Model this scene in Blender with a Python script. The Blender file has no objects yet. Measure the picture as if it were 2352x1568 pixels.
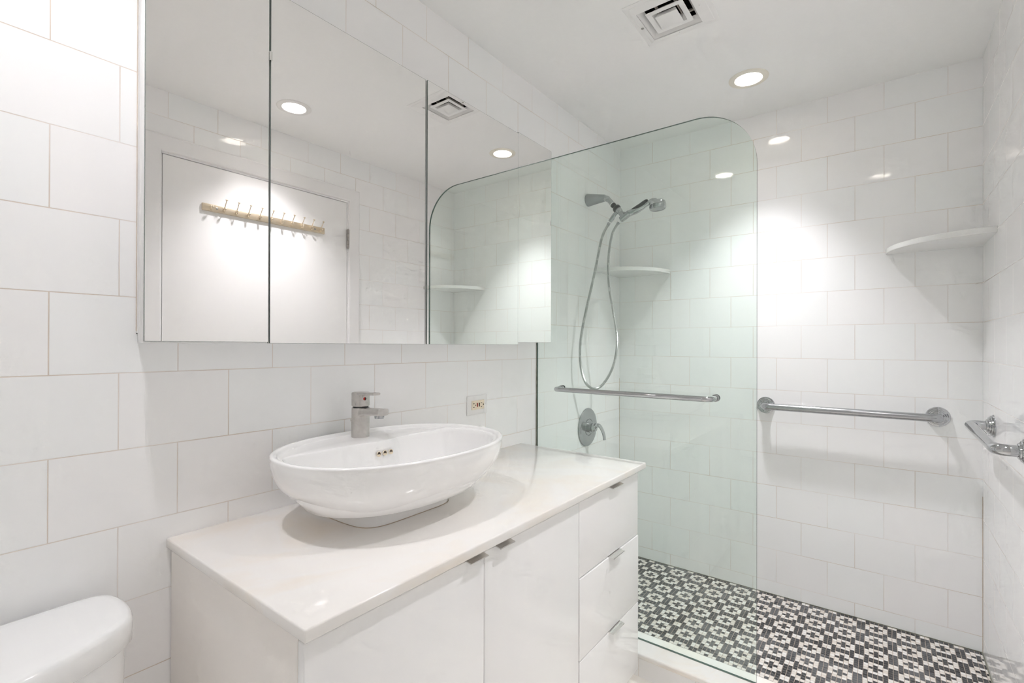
import bpy, bmesh, math, random
from mathutils import Vector, Matrix
from mathutils.geometry import interpolate_bezier

PI = math.pi
S = bpy.context.scene
COL = S.collection
random.seed(4)

# ------------------------------------------------------------------ camera
W_PX, H_PX = 2352, 1568
F_PX, PPX, PPY = 1112.685, 1177.4, 790.16
yaw, pit, rol = 0.6502, 0.0029, 0.0026
fw = Vector((math.cos(yaw) * math.cos(pit), math.sin(yaw) * math.cos(pit), math.sin(pit)))
r0 = Vector((math.sin(yaw), -math.cos(yaw), 0))
u0 = r0.cross(fw)
rt = r0 * math.cos(rol) + u0 * math.sin(rol)
up = -r0 * math.sin(rol) + u0 * math.cos(rol)
cam_d = bpy.data.cameras.new('camera')
cam = bpy.data.objects.new('camera', cam_d)
COL.objects.link(cam)
m = Matrix((rt, up, -fw)).transposed().to_4x4()
m.translation = Vector((0, -1.2153, 1.2076))
cam.matrix_world = m
cam_d.sensor_fit = 'HORIZONTAL'
cam_d.sensor_width = 36
cam_d.lens = F_PX * 36 / W_PX
cam_d.shift_x = -(PPX - W_PX / 2) / W_PX
cam_d.shift_y = (PPY - H_PX / 2) / W_PX
cam_d.clip_start = 0.01
S.camera = cam

# ------------------------------------------------------------------ light and view
wd = bpy.data.worlds.new('world')
S.world = wd
wd.use_nodes = True
wd.node_tree.nodes['Background'].inputs[0].default_value = (0.9, 0.93, 1, 1)
wd.node_tree.nodes['Background'].inputs[1].default_value = 0.2
S.view_settings.view_transform = 'Standard'
S.view_settings.look = 'None'
S.view_settings.gamma = 1
S.view_settings.exposure = 1.92
S.view_settings.use_curve_mapping = False
cy = S.cycles
cy.max_bounces = 20
cy.use_adaptive_sampling = True
cy.adaptive_threshold = 0.06
cy.adaptive_min_samples = 14
cy.use_light_tree = False
cy.diffuse_bounces = 16
cy.glossy_bounces = 6
cy.transmission_bounces = 4
cy.transparent_max_bounces = 10
cy.sample_clamp_indirect = 12.0
cy.blur_glossy = 0.5
LAMP_STRENGTH = 15.0            # glowing lens
BULB_W = (21.5, 13.0, 6.6)     # beam of each ceiling light: shower, door, toilet
LAMP_COLOR = (0.975, 0.960, 1.0)

# ------------------------------------------------------------------ room numbers
XB, WR = 2.6282, 1.5331          # back wall, right wall (y = -WR)
XL = -0.75                       # wall behind, left of the toilet
ZC = 2.3455                      # ceiling
ZS, ZF = 0.010, -0.007           # shower floor, room floor
TW, TH = 0.2056, 0.154
Z0 = 0.0724
GX = 1.777                       # glass panel

# ------------------------------------------------------------------ materials
def nmat(name):
    mt = bpy.data.materials.new(name)
    mt.use_nodes = True
    nt = mt.node_tree
    return mt, nt, nt.nodes['Principled BSDF'], nt.nodes['Material Output']


def basic(name, col, rough=0.5, metal=0.0, noise=0.0, nscale=20, bump=0.0, coat=0.0, spec=0.5, rnoise=0.0):
    mt, nt, b, o = nmat(name)
    b.inputs['Base Color'].default_value = (*col, 1)
    b.inputs['Roughness'].default_value = rough
    b.inputs['Metallic'].default_value = metal
    b.inputs['Coat Weight'].default_value = coat
    b.inputs['Specular IOR Level'].default_value = spec
    tc = nt.nodes.new('ShaderNodeTexCoord')
    ns = nt.nodes.new('ShaderNodeTexNoise')
    ns.inputs['Scale'].default_value = nscale
    ns.inputs['Detail'].default_value = 2
    nt.links.new(tc.outputs['Object'], ns.inputs['Vector'])
    mx = nt.nodes.new('ShaderNodeMix')
    mx.data_type = 'RGBA'
    mx.inputs['A'].default_value = (*[c * (1 - noise) for c in col], 1)
    mx.inputs['B'].default_value = (*[min(1, c * (1 + noise)) for c in col], 1)
    nt.links.new(ns.outputs['Fac'], mx.inputs['Factor'])
    nt.links.new(mx.outputs['Result'], b.inputs['Base Color'])
    if rnoise:
        mr = nt.nodes.new('ShaderNodeMapRange')
        mr.inputs['To Min'].default_value = max(0, rough - rnoise)
        mr.inputs['To Max'].default_value = rough + rnoise
        nt.links.new(ns.outputs['Fac'], mr.inputs['Value'])
        nt.links.new(mr.outputs['Result'], b.inputs['Roughness'])
    if bump:
        bp = nt.nodes.new('ShaderNodeBump')
        bp.inputs['Strength'].default_value = 0.4
        bp.inputs['Distance'].default_value = bump
        nt.links.new(ns.outputs['Fac'], bp.inputs['Height'])
        nt.links.new(bp.outputs['Normal'], b.inputs['Normal'])
    return mt


def mathn(nt, op, a, b=None):
    n = nt.nodes.new('ShaderNodeMath')
    n.operation = op
    for i, v in enumerate((a, b)):
        if v is None:
            continue
        if isinstance(v, (int, float)):
            n.inputs[i].default_value = v
        else:
            nt.links.new(v, n.inputs[i])
    return n.outputs[0]


def tile_mat(name, axis, sign, off, rough=0.045):
    """6 x 8 inch ceramic wall tile in running bond; axis along the wall, rows from Z0."""
    mt, nt, b, o = nmat(name)
    tc = nt.nodes.new('ShaderNodeTexCoord')
    sp = nt.nodes.new('ShaderNodeSeparateXYZ')
    nt.links.new(tc.outputs['Object'], sp.inputs[0])
    u = mathn(nt, 'MULTIPLY', sp.outputs[axis], sign)
    u = mathn(nt, 'ADD', u, -off + 40 * TW)
    v = mathn(nt, 'ADD', sp.outputs['Z'], -Z0 + 20 * TH)
    cb = nt.nodes.new('ShaderNodeCombineXYZ')
    nt.links.new(u, cb.inputs[0])
    nt.links.new(v, cb.inputs[1])
    br = nt.nodes.new('ShaderNodeTexBrick')
    br.offset = 0.5
    br.offset_frequency = 2
    br.inputs['Scale'].default_value = 1
    br.inputs['Mortar Size'].default_value = 0.0011
    br.inputs['Mortar Smooth'].default_value = 0.25
    br.inputs['Bias'].default_value = 0
    br.inputs['Brick Width'].default_value = TW
    br.inputs['Row Height'].default_value = TH
    br.inputs['Color1'].default_value = (0.937, 0.926, 0.926, 1)
    br.inputs['Color2'].default_value = (0.926, 0.936, 0.936, 1)
    br.inputs['Mortar'].default_value = (0.66, 0.575, 0.51, 1)
    nt.links.new(cb.outputs[0], br.inputs['Vector'])
    # grout that is whiter here, browner there
    ng = nt.nodes.new('ShaderNodeTexNoise')
    ng.inputs['Scale'].default_value = 3.5
    ng.inputs['Detail'].default_value = 0
    nt.links.new(tc.outputs['Object'], ng.inputs['Vector'])
    gm = nt.nodes.new('ShaderNodeMix')
    gm.data_type = 'RGBA'
    gm.inputs['A'].default_value = (0.70, 0.62, 0.55, 1)
    gm.inputs['B'].default_value = (0.84, 0.80, 0.77, 1)
    rng = nt.nodes.new('ShaderNodeMapRange')
    rng.inputs['From Min'].default_value = 0.35
    rng.inputs['From Max'].default_value = 0.65
    nt.links.new(ng.outputs['Fac'], rng.inputs['Value'])
    nt.links.new(rng.outputs['Result'], gm.inputs['Factor'])
    nt.links.new(gm.outputs['Result'], br.inputs['Mortar'])
    nt.links.new(br.outputs['Color'], b.inputs['Base Color'])
    rr = nt.nodes.new('ShaderNodeMapRange')
    rr.inputs['To Min'].default_value = rough
    rr.inputs['To Max'].default_value = 0.7
    nt.links.new(br.outputs['Fac'], rr.inputs['Value'])
    nt.links.new(rr.outputs['Result'], b.inputs['Roughness'])
    # glaze waviness and the groove
    nw = nt.nodes.new('ShaderNodeTexNoise')
    nw.inputs['Scale'].default_value = 9
    nw.inputs['Detail'].default_value = 0
    nt.links.new(tc.outputs['Object'], nw.inputs['Vector'])
    h = mathn(nt, 'MULTIPLY', br.outputs['Fac'], -1.0)
    h2 = mathn(nt, 'MULTIPLY', nw.outputs['Fac'], 0.5)
    hh = mathn(nt, 'ADD', h, h2)
    bp = nt.nodes.new('ShaderNodeBump')
    bp.inputs['Strength'].default_value = 0.6
    bp.inputs['Distance'].default_value = 0.0006
    nt.links.new(hh, bp.inputs['Height'])
    nt.links.new(bp.outputs['Normal'], b.inputs['Normal'])
    b.inputs['Specular IOR Level'].default_value = 0.42
    return mt


def mosaic_mat():
    mt, nt, b, o = nmat('black_white_mosaic')
    P = 0.0150
    tc = nt.nodes.new('ShaderNodeTexCoord')
    sp = nt.nodes.new('ShaderNodeSeparateXYZ')
    # hand-set strips wander a little
    ns = nt.nodes.new('ShaderNodeTexNoise')
    ns.inputs['Scale'].default_value = 7
    ns.inputs['Detail'].default_value = 1
    nt.links.new(tc.outputs['Object'], ns.inputs['Vector'])
    vm = nt.nodes.new('ShaderNodeVectorMath')
    vm.operation = 'SUBTRACT'
    vm.inputs[1].default_value = (0.5, 0.5, 0.5)
    nt.links.new(ns.outputs['Color'], vm.inputs[0])
    vs = nt.nodes.new('ShaderNodeVectorMath')
    vs.operation = 'SCALE'
    vs.inputs['Scale'].default_value = 0.006
    nt.links.new(vm.outputs[0], vs.inputs[0])
    va = nt.nodes.new('ShaderNodeVectorMath')
    va.operation = 'ADD'
    nt.links.new(tc.outputs['Object'], va.inputs[0])
    nt.links.new(vs.outputs[0], va.inputs[1])
    nt.links.new(va.outputs[0], sp.inputs[0])
    x = mathn(nt, 'ADD', mathn(nt, 'DIVIDE', sp.outputs[0], P), -2.254 / P + 0.5 + 700)
    y = mathn(nt, 'ADD', mathn(nt, 'DIVIDE', sp.outputs[1], P), 0.990 / P + 0.5 + 700)
    ci, cj = mathn(nt, 'FLOOR', x), mathn(nt, 'FLOOR', y)

    def fold(c):
        a = mathn(nt, 'ADD', c, 3)
        a = mathn(nt, 'MODULO', a, 7)
        a = mathn(nt, 'ADD', a, -3)
        return mathn(nt, 'ABSOLUTE', a)
    a, bb = fold(ci), fold(cj)
    mxm = mathn(nt, 'MAXIMUM', a, bb)
    sm = mathn(nt, 'ADD', a, bb)
    w1 = mathn(nt, 'MULTIPLY', mathn(nt, 'LESS_THAN', mxm, 2.5),
               mathn(nt, 'MULTIPLY', mathn(nt, 'GREATER_THAN', sm, 1.5), mathn(nt, 'LESS_THAN', sm, 3.5)))
    w = mathn(nt, 'MAXIMUM', w1, mathn(nt, 'GREATER_THAN', sm, 5.5))
    cc = nt.nodes.new('ShaderNodeCombineXYZ')
    nt.links.new(ci, cc.inputs[0])
    nt.links.new(cj, cc.inputs[1])
    wn = nt.nodes.new('ShaderNodeTexWhiteNoise')
    wn.noise_dimensions = '2D'
    nt.links.new(cc.outputs[0], wn.inputs['Vector'])
    dk = nt.nodes.new('ShaderNodeMix')
    dk.data_type = 'RGBA'
    dk.inputs['A'].default_value = (0.012, 0.012, 0.013, 1)
    dk.inputs['B'].default_value = (0.105, 0.108, 0.112, 1)
    # flecks in the dark stone
    nf = nt.nodes.new('ShaderNodeTexNoise')
    nf.inputs['Scale'].default_value = 160
    nf.inputs['Detail'].default_value = 3
    nt.links.new(tc.outputs['Object'], nf.inputs['Vector'])
    fk = mathn(nt, 'ADD', mathn(nt, 'MULTIPLY', wn.outputs['Value'], 0.7),
               mathn(nt, 'MULTIPLY', mathn(nt, 'GREATER_THAN', nf.outputs['Fac'], 0.60), 0.6))
    # soap film and painted-in glare: cloudy patches that grey the dark stone
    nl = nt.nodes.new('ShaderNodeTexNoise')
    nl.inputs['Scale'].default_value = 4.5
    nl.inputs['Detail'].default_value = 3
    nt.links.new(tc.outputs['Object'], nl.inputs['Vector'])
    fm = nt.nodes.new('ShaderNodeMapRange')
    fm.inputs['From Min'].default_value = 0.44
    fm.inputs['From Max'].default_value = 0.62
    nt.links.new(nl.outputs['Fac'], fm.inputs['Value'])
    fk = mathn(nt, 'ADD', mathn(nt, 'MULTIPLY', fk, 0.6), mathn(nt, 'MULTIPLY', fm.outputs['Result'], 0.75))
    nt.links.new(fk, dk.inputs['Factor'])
    wt = nt.nodes.new('ShaderNodeMix')
    wt.data_type = 'RGBA'
    wt.inputs['A'].default_value = (0.69, 0.63, 0.56, 1)
    wt.inputs['B'].default_value = (0.76, 0.745, 0.715, 1)
    nt.links.new(wn.outputs['Value'], wt.inputs['Factor'])
    mx = nt.nodes.new('ShaderNodeMix')
    mx.data_type = 'RGBA'
    nt.links.new(w, mx.inputs['Factor'])
    nt.links.new(dk.outputs['Result'], mx.inputs['A'])
    nt.links.new(wt.outputs['Result'], mx.inputs['B'])
    # grout lines

    def edge(c):
        f = mathn(nt, 'FRACT', c)
        f = mathn(nt, 'ABSOLUTE', mathn(nt, 'ADD', f, -0.5))
        return f
    ex, ey = edge(x), edge(y)
    g = mathn(nt, 'MAXIMUM', mathn(nt, 'GREATER_THAN', ex, 0.463), mathn(nt, 'GREATER_THAN', ey, 0.443))
    gc = nt.nodes.new('ShaderNodeMix')      # thin grey cross joints, wider tan joints between strips
    gc.data_type = 'RGBA'
    nt.links.new(mathn(nt, 'GREATER_THAN', ey, 0.443), gc.inputs['Factor'])
    gc.inputs['A'].default_value = (0.27, 0.26, 0.25, 1)
    gc.inputs['B'].default_value = (0.40, 0.335, 0.275, 1)
    gr = nt.nodes.new('ShaderNodeMix')
    gr.data_type = 'RGBA'
    nt.links.new(g, gr.inputs['Factor'])
    nt.links.new(mx.outputs['Result'], gr.inputs['A'])
    nt.links.new(gc.outputs['Result'], gr.inputs['B'])
    nt.links.new(gr.outputs['Result'], b.inputs['Base Color'])
    rr = mathn(nt, 'ADD', mathn(nt, 'MULTIPLY', wn.outputs['Value'], 0.25), 0.22)
    rr = mathn(nt, 'MAXIMUM', rr, mathn(nt, 'MULTIPLY', g, 0.8))
    nt.links.new(rr, b.inputs['Roughness'])
    # every chip tilts a little and its face is pitted
    e2 = mathn(nt, 'MAXIMUM', ex, ey)
    sm2 = nt.nodes.new('ShaderNodeMapRange')
    sm2.interpolation_type = 'SMOOTHSTEP'
    sm2.inputs['From Min'].default_value = 0.5
    sm2.inputs['From Max'].default_value = 0.40
    nt.links.new(e2, sm2.inputs['Value'])
    hh = mathn(nt, 'ADD', sm2.outputs['Result'], mathn(nt, 'MULTIPLY', nf.outputs['Fac'], 0.5))
    hh = mathn(nt, 'ADD', hh, mathn(nt, 'MULTIPLY', wn.outputs['Value'], 0.3))
    bp = nt.nodes.new('ShaderNodeBump')
    bp.inputs['Strength'].default_value = 0.8
    bp.inputs['Distance'].default_value = 0.0008
    nt.links.new(hh, bp.inputs['Height'])
    nt.links.new(bp.outputs['Normal'], b.inputs['Normal'])
    return mt


def marble_mat(name, c1, c2, c3, rough=0.12, scale=3.0):
    mt, nt, b, o = nmat(name)
    tc = nt.nodes.new('ShaderNodeTexCoord')
    n1 = nt.nodes.new('ShaderNodeTexNoise')
    n1.inputs['Scale'].default_value = scale
    n1.inputs['Detail'].default_value = 5
    n1.inputs['Distortion'].default_value = 1.2
    nt.links.new(tc.outputs['Object'], n1.inputs['Vector'])
    cr = nt.nodes.new('ShaderNodeValToRGB')
    cr.color_ramp.elements[0].position = 0.34
    cr.color_ramp.elements[0].color = (*c1, 1)
    cr.color_ramp.elements[1].position = 0.66
    cr.color_ramp.elements[1].color = (*c3, 1)
    e = cr.color_ramp.elements.new(0.5)
    e.color = (*c2, 1)
    nt.links.new(n1.outputs['Fac'], cr.inputs['Fac'])
    # a few tiny specks
    vo = nt.nodes.new('ShaderNodeTexVoronoi')
    vo.inputs['Scale'].default_value = 13
    nt.links.new(tc.outputs['Object'], vo.inputs['Vector'])
    sk = mathn(nt, 'LESS_THAN', vo.outputs['Distance'], 0.02)
    mx = nt.nodes.new('ShaderNodeMix')
    mx.data_type = 'RGBA'
    nt.links.new(sk, mx.inputs['Factor'])
    nt.links.new(cr.outputs['Color'], mx.inputs['A'])
    mx.inputs['B'].default_value = (0.55, 0.42, 0.34, 1)
    nt.links.new(mx.outputs['Result'], b.inputs['Base Color'])
    b.inputs['Roughness'].default_value = rough
    b.inputs['Subsurface Weight'].default_value = 0.0
    return mt


def chrome_mat(name, col=(0.78, 0.79, 0.80), rough=0.07):
    return basic(name, col, rough, 1.0, noise=0.03, nscale=30, rnoise=rough * 0.4)


def glass_mat(name, tint):
    """Clear pane: each face reflects by Fresnel and lets tinted light through."""
    mt = bpy.data.materials.new(name)
    mt.use_nodes = True
    nt = mt.node_tree
    nt.nodes.clear()
    out = nt.nodes.new('ShaderNodeOutputMaterial')
    tr = nt.nodes.new('ShaderNodeBsdfTransparent')
    tr.inputs['Color'].default_value = (*tint, 1)
    gl = nt.nodes.new('ShaderNodeBsdfGlossy')
    gl.inputs['Roughness'].default_value = 0.0
    gl.inputs['Color'].default_value = (1, 1, 1, 1)
    lw = nt.nodes.new('ShaderNodeLayerWeight')
    lw.inputs['Blend'].default_value = 0.5
    f5 = mathn(nt, 'POWER', lw.outputs['Facing'], 5)
    fr = mathn(nt, 'ADD', mathn(nt, 'MULTIPLY', f5, 0.96), 0.04)
    # faint water marks
    tc = nt.nodes.new('ShaderNodeTexCoord')
    ns = nt.nodes.new('ShaderNodeTexNoise')
    ns.inputs['Scale'].default_value = 5
    nt.links.new(tc.outputs['Object'], ns.inputs['Vector'])
    mr = nt.nodes.new('ShaderNodeMapRange')
    mr.inputs['To Min'].default_value = 0.0
    mr.inputs['To Max'].default_value = 0.02
    nt.links.new(ns.outputs['Fac'], mr.inputs['Value'])
    nt.links.new(mr.outputs['Result'], gl.inputs['Roughness'])
    mx = nt.nodes.new('ShaderNodeMixShader')
    nt.links.new(fr, mx.inputs[0])
    nt.links.new(tr.outputs[0], mx.inputs[1])
    nt.links.new(gl.outputs[0], mx.inputs[2])
    nt.links.new(mx.outputs[0], out.inputs['Surface'])
    return mt


def emis_mat(name, col, strength):
    mt = bpy.data.materials.new(name)
    mt.use_nodes = True
    nt = mt.node_tree
    nt.nodes.clear()
    out = nt.nodes.new('ShaderNodeOutputMaterial')
    em = nt.nodes.new('ShaderNodeEmission')
    em.inputs['Color'].default_value = (*col, 1)
    em.inputs['Strength'].default_value = strength
    nt.links.new(em.outputs[0], out.inputs['Surface'])
    return mt


M = {}
M['tile_v'] = tile_mat('tile_vanity_wall', 'X', 1, 0.2948 - TW / 2)
M['tile_b'] = tile_mat('tile_back_wall', 'Y', -1, 0.0948)
M['tile_r'] = tile_mat('tile_right_wall', 'X', 1, 1.4651 + TW / 2)
M['tile_r2'] = tile_mat('tile_right_wall_near', 'X', 1, 1.2061 + TW / 2)
M['tile_l'] = tile_mat('tile_near_wall', 'Y', -1, 0.05)
M['ceil'] = basic('ceiling_paint', (0.93, 0.93, 0.92), 0.55, noise=0.01, nscale=60, bump=0.0002)
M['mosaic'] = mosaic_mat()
M['marble'] = marble_mat('cream_marble', (0.865, 0.835, 0.80), (0.865, 0.845, 0.82), (0.86, 0.80, 0.73))
M['threshold'] = marble_mat('threshold_marble', (0.85, 0.80, 0.74), (0.86, 0.84, 0.82), (0.84, 0.76, 0.67), 0.15, 4)
M['floor_tile'] = marble_mat('beige_floor', (0.87, 0.83, 0.78), (0.89, 0.86, 0.81), (0.84, 0.79, 0.73), 0.2, 2)
M['gloss_white'] = basic('white_gloss_lacquer', (0.91, 0.905, 0.90), 0.1, noise=0.006, nscale=3, bump=0.0002)
M['carcass'] = basic('cabinet_side_laminate', (0.93, 0.89, 0.85), 0.4, noise=0.02, nscale=12)
M['ceramic'] = basic('white_vitreous_china', (0.93, 0.925, 0.92), 0.06, noise=0.004, nscale=4, coat=0.3)
M['toilet'] = basic('white_toilet_china', (0.93, 0.935, 0.935), 0.06, noise=0.004, nscale=4, coat=0.3)
M['paint_white'] = basic('white_door_paint', (0.905, 0.90, 0.895), 0.35, noise=0.01, nscale=6)
M['casing'] = basic('white_trim_paint', (0.87, 0.865, 0.865), 0.3, noise=0.01, nscale=8)
M['chrome'] = chrome_mat('polished_chrome', (0.52, 0.53, 0.54), 0.06)
M['chrome_soft'] = chrome_mat('worn_chrome', (0.47, 0.48, 0.49), 0.20)
M['sleeve'] = chrome_mat('brushed_chrome_sleeve', (0.46, 0.47, 0.48), 0.58)
M['hose'] = chrome_mat('hose_steel', (0.66, 0.67, 0.66), 0.26)
M['groove'] = chrome_mat('hose_groove', (0.22, 0.22, 0.22), 0.35)
M['nickel'] = basic('brushed_nickel', (0.60, 0.575, 0.55), 0.32, 1.0, noise=0.16, nscale=90, rnoise=0.1, bump=0.0002)
M['handle'] = basic('pull_nickel', (0.72, 0.71, 0.69), 0.2, 1.0, noise=0.03, nscale=60)
M['brass'] = basic('champagne_metal', (0.70, 0.60, 0.46), 0.38, 0.85, noise=0.04, nscale=60)
M['hinge'] = basic('aged_hinge_metal', (0.45, 0.42, 0.39), 0.4, 0.9, noise=0.15, nscale=70)
M['dark_plastic'] = basic('dark_grey_rubber', (0.055, 0.06, 0.06), 0.35, noise=0.1, nscale=40)
M['black'] = basic('black_void', (0.006, 0.005, 0.005), 0.9, noise=0.1)
M['hole'] = basic('overflow_shadow', (0.10, 0.075, 0.06), 0.5, noise=0.2, nscale=60)
M['mirror'] = basic('silvered_glass', (0.93, 0.915, 0.905), 0.0, 1.0, noise=0.0)
M['mirror_edge'] = basic('mirror_glass_edge', (0.20, 0.23, 0.21), 0.12, noise=0.2, nscale=25)
M['glass'] = glass_mat('green_tempered_glass', (0.938, 0.978, 0.956))
M['glass_edge'] = basic('glass_pane_edge', (0.07, 0.12, 0.10), 0.1, noise=0.1, nscale=15)
M['seal'] = basic('mildewed_caulk', (0.20, 0.20, 0.16), 0.6, noise=0.7, nscale=60)
M['caulk'] = basic('yellowed_caulk', (0.52, 0.42, 0.32), 0.6, noise=0.35, nscale=30)
M['plate'] = basic('outlet_plate_white', (0.85, 0.845, 0.84), 0.3, noise=0.005)
M['almond'] = basic('almond_plastic', (0.84, 0.74, 0.58), 0.35, noise=0.02)
M['red'] = basic('red_plastic', (0.42, 0.05, 0.03), 0.35, noise=0.05)
M['redbright'] = basic('red_enamel', (0.6, 0.02, 0.01), 0.3, noise=0.05)
M['slot'] = basic('slot_black', (0.02, 0.018, 0.016), 0.5, noise=0.1)
M['vent'] = basic('vent_white_enamel', (0.89, 0.885, 0.875), 0.35, noise=0.03, nscale=25)
M['vent_side'] = basic('vent_dusty_enamel', (0.62, 0.57, 0.51), 0.5, noise=0.15, nscale=30)
M['trim_cream'] = basic('downlight_cream_trim', (0.86, 0.82, 0.72), 0.35, noise=0.03, nscale=20)
M['trim_white'] = basic('downlight_white_trim', (0.83, 0.82, 0.80), 0.35, noise=0.02, nscale=20)
M['baffle'] = basic('downlight_reflector', (0.86, 0.82, 0.74), 0.35, noise=0.02, nscale=20)
M['lens'] = [emis_mat('downlight_lens', LAMP_COLOR, LAMP_STRENGTH * k) for k in (2.35, 1.5, 1.6)]
M['wood'] = basic('bare_board_edge', (0.68, 0.60, 0.52), 0.6, noise=0.2, nscale=30)
M['shelf'] = marble_mat('white_marble_shelf', (0.84, 0.84, 0.825), (0.86, 0.86, 0.85), (0.85, 0.84, 0.82), 0.15, 4)
M['screw'] = basic('screw_metal', (0.45, 0.44, 0.42), 0.35, 0.9, noise=0.1)

# ------------------------------------------------------------------ mesh helpers
def new_obj(name, bm, mat, parent=None, smooth=35, mats=None):
    me = bpy.data.meshes.new(name)
    bmesh.ops.recalc_face_normals(bm, faces=bm.faces)
    bm.to_mesh(me)
    bm.free()
    for mm in (mats or [mat]):
        me.materials.append(mm)
    if smooth:
        me.polygons.foreach_set('use_smooth', [True] * len(me.polygons))
        me.set_sharp_from_angle(angle=math.radians(smooth))
    o = bpy.data.objects.new(name, me)
    COL.objects.link(o)
    if parent:
        o.parent = parent
        o.matrix_parent_inverse = Matrix.Translation(-Vector(parent.location))
    return o


def thing(name, label, cat, loc, group=None):
    o = bpy.data.objects.new(name, None)
    o.empty_display_size = 0.05
    COL.objects.link(o)
    o.location = loc
    o['label'] = label
    o['category'] = cat
    if group:
        o['group'] = group
    return o


def structure(o):
    o['kind'] = 'structure'
    return o


def box(bm, x0, x1, y0, y1, z0, z1, bev=0.0, seg=2, mi=0):
    r = bmesh.ops.create_cube(bm, size=1)
    vs = r['verts']
    for v in vs:
        v.co = Vector(((x0 + x1) / 2 + v.co.x * (x1 - x0), (y0 + y1) / 2 + v.co.y * (y1 - y0), (z0 + z1) / 2 + v.co.z * (z1 - z0)))
    fs = {f for v in vs for f in v.link_faces}
    for f in fs:
        f.material_index = mi
    if bev:
        es = list({e for v in vs for e in v.link_edges})
        bmesh.ops.bevel(bm, geom=es, offset=bev, segments=seg, profile=0.5, affect='EDGES')
    return bm


def bx(name, mat, parent, *a, bev=0.0, seg=2):
    return new_obj(name, box(bmesh.new(), *a, bev=bev, seg=seg), mat, parent)


def frame_of(d):
    d = Vector(d).normalized()
    a = Vector((0, 0, 1)) if abs(d.z) < 0.9 else Vector((1, 0, 0))
    u = d.cross(a).normalized()
    return d, u, u.cross(d).normalized()


def lathe(bm, base, d, prof, seg=40, mi=0):
    """prof: (radius, distance along d)."""
    d, u, v = frame_of(d)
    base = Vector(base)
    rings = []
    for r, t in prof:
        if r < 1e-6:
            rings.append([bm.verts.new(base + d * t)])
        else:
            rings.append([bm.verts.new(base + d * t + (u * math.cos(2 * PI * k / seg) + v * math.sin(2 * PI * k / seg)) * r) for k in range(seg)])
    for a, b in zip(rings, rings[1:]):
        for k in range(seg):
            k2 = (k + 1) % seg
            if len(a) == 1 and len(b) == 1:
                continue
            if len(a) == 1:
                f = bm.faces.new((a[0], b[k], b[k2]))
            elif len(b) == 1:
                f = bm.faces.new((a[k], a[k2], b[0]))
            else:
                f = bm.faces.new((a[k], a[k2], b[k2], b[k]))
            f.material_index = mi
    return bm


def catmull(pts, n):
    P = [Vector(p) for p in pts]
    P = [P[0] * 2 - P[1]] + P + [P[-1] * 2 - P[-2]]
    out = []
    for i in range(1, len(P) - 2):
        a, b, c, d = P[i - 1], P[i], P[i + 1], P[i + 2]
        for k in range(n):
            t = k / n
            out.append(0.5 * ((2 * b) + (c - a) * t + (2 * a - 5 * b + 4 * c - d) * t * t + (3 * b - 3 * c + d - a) * t ** 3))
    out.append(P[-2])
    return out


def tube(bm, pts, rad, seg=16, cap=True, mi=0, squash=None):
    """rad: number or list; squash: list of (su, sv) factors on the two side axes."""
    pts = [Vector(p) for p in pts]
    n = len(pts)
    if not hasattr(rad, '__len__'):
        rad = [rad] * n
    d, u, v = frame_of(pts[1] - pts[0])
    rings = []
    for i, p in enumerate(pts):
        t = (pts[min(i + 1, n - 1)] - pts[max(i - 1, 0)]).normalized()
        u = (u - t * u.dot(t)).normalized()
        v = t.cross(u)
        su, sv = squash[i] if squash else (1, 1)
        rings.append([bm.verts.new(p + (u * math.cos(2 * PI * k / seg) * su + v * math.sin(2 * PI * k / seg) * sv) * rad[i]) for k in range(seg)])
    for a, b in zip(rings, rings[1:]):
        for k in range(seg):
            k2 = (k + 1) % seg
            bm.faces.new((a[k], a[k2], b[k2], b[k])).material_index = mi
    if cap:
        bm.faces.new(rings[0]).material_index = mi
        bm.faces.new(rings[-1]).material_index = mi
    return bm


def bend_path(pts, r, n=8):
    """polyline with its inner corners rounded to radius r"""
    P = [Vector(p) for p in pts]
    out = [P[0]]
    for a, b, c in zip(P, P[1:], P[2:]):
        d1, d2 = (a - b).normalized(), (c - b).normalized()
        p1, p2 = b + d1 * r, b + d2 * r
        for k in range(n + 1):
            t = k / n
            out.append(p1 * (1 - t) ** 2 + b * 2 * t * (1 - t) + p2 * t * t)
    out.append(P[-1])
    return out


def loft(bm, rings, close_first=True, close_last=True, mi=0):
    R = [[bm.verts.new(p) for p in r] for r in rings]
    n = len(R[0])
    for a, b in zip(R, R[1:]):
        for k in range(n):
            k2 = (k + 1) % n
            bm.faces.new((a[k], a[k2], b[k2], b[k])).material_index = mi
    if close_first:
        bm.faces.new(R[0]).material_index = mi
    if close_last:
        bm.faces.new(R[-1]).material_index = mi
    return R


# ------------------------------------------------------------------ ceiling with its openings
DOWNLIGHTS = [(2.2440, -0.766), (1.210, -1.215), (0.14, -0.385)]
RO, RI = 0.0775, 0.0535           # trim ring, opening
VX, VY, VO = 1.648, -0.643, 0.087  # vent centre, half opening
IX, IY = 1.660, -0.632           # its opening sits a little off centre


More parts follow.
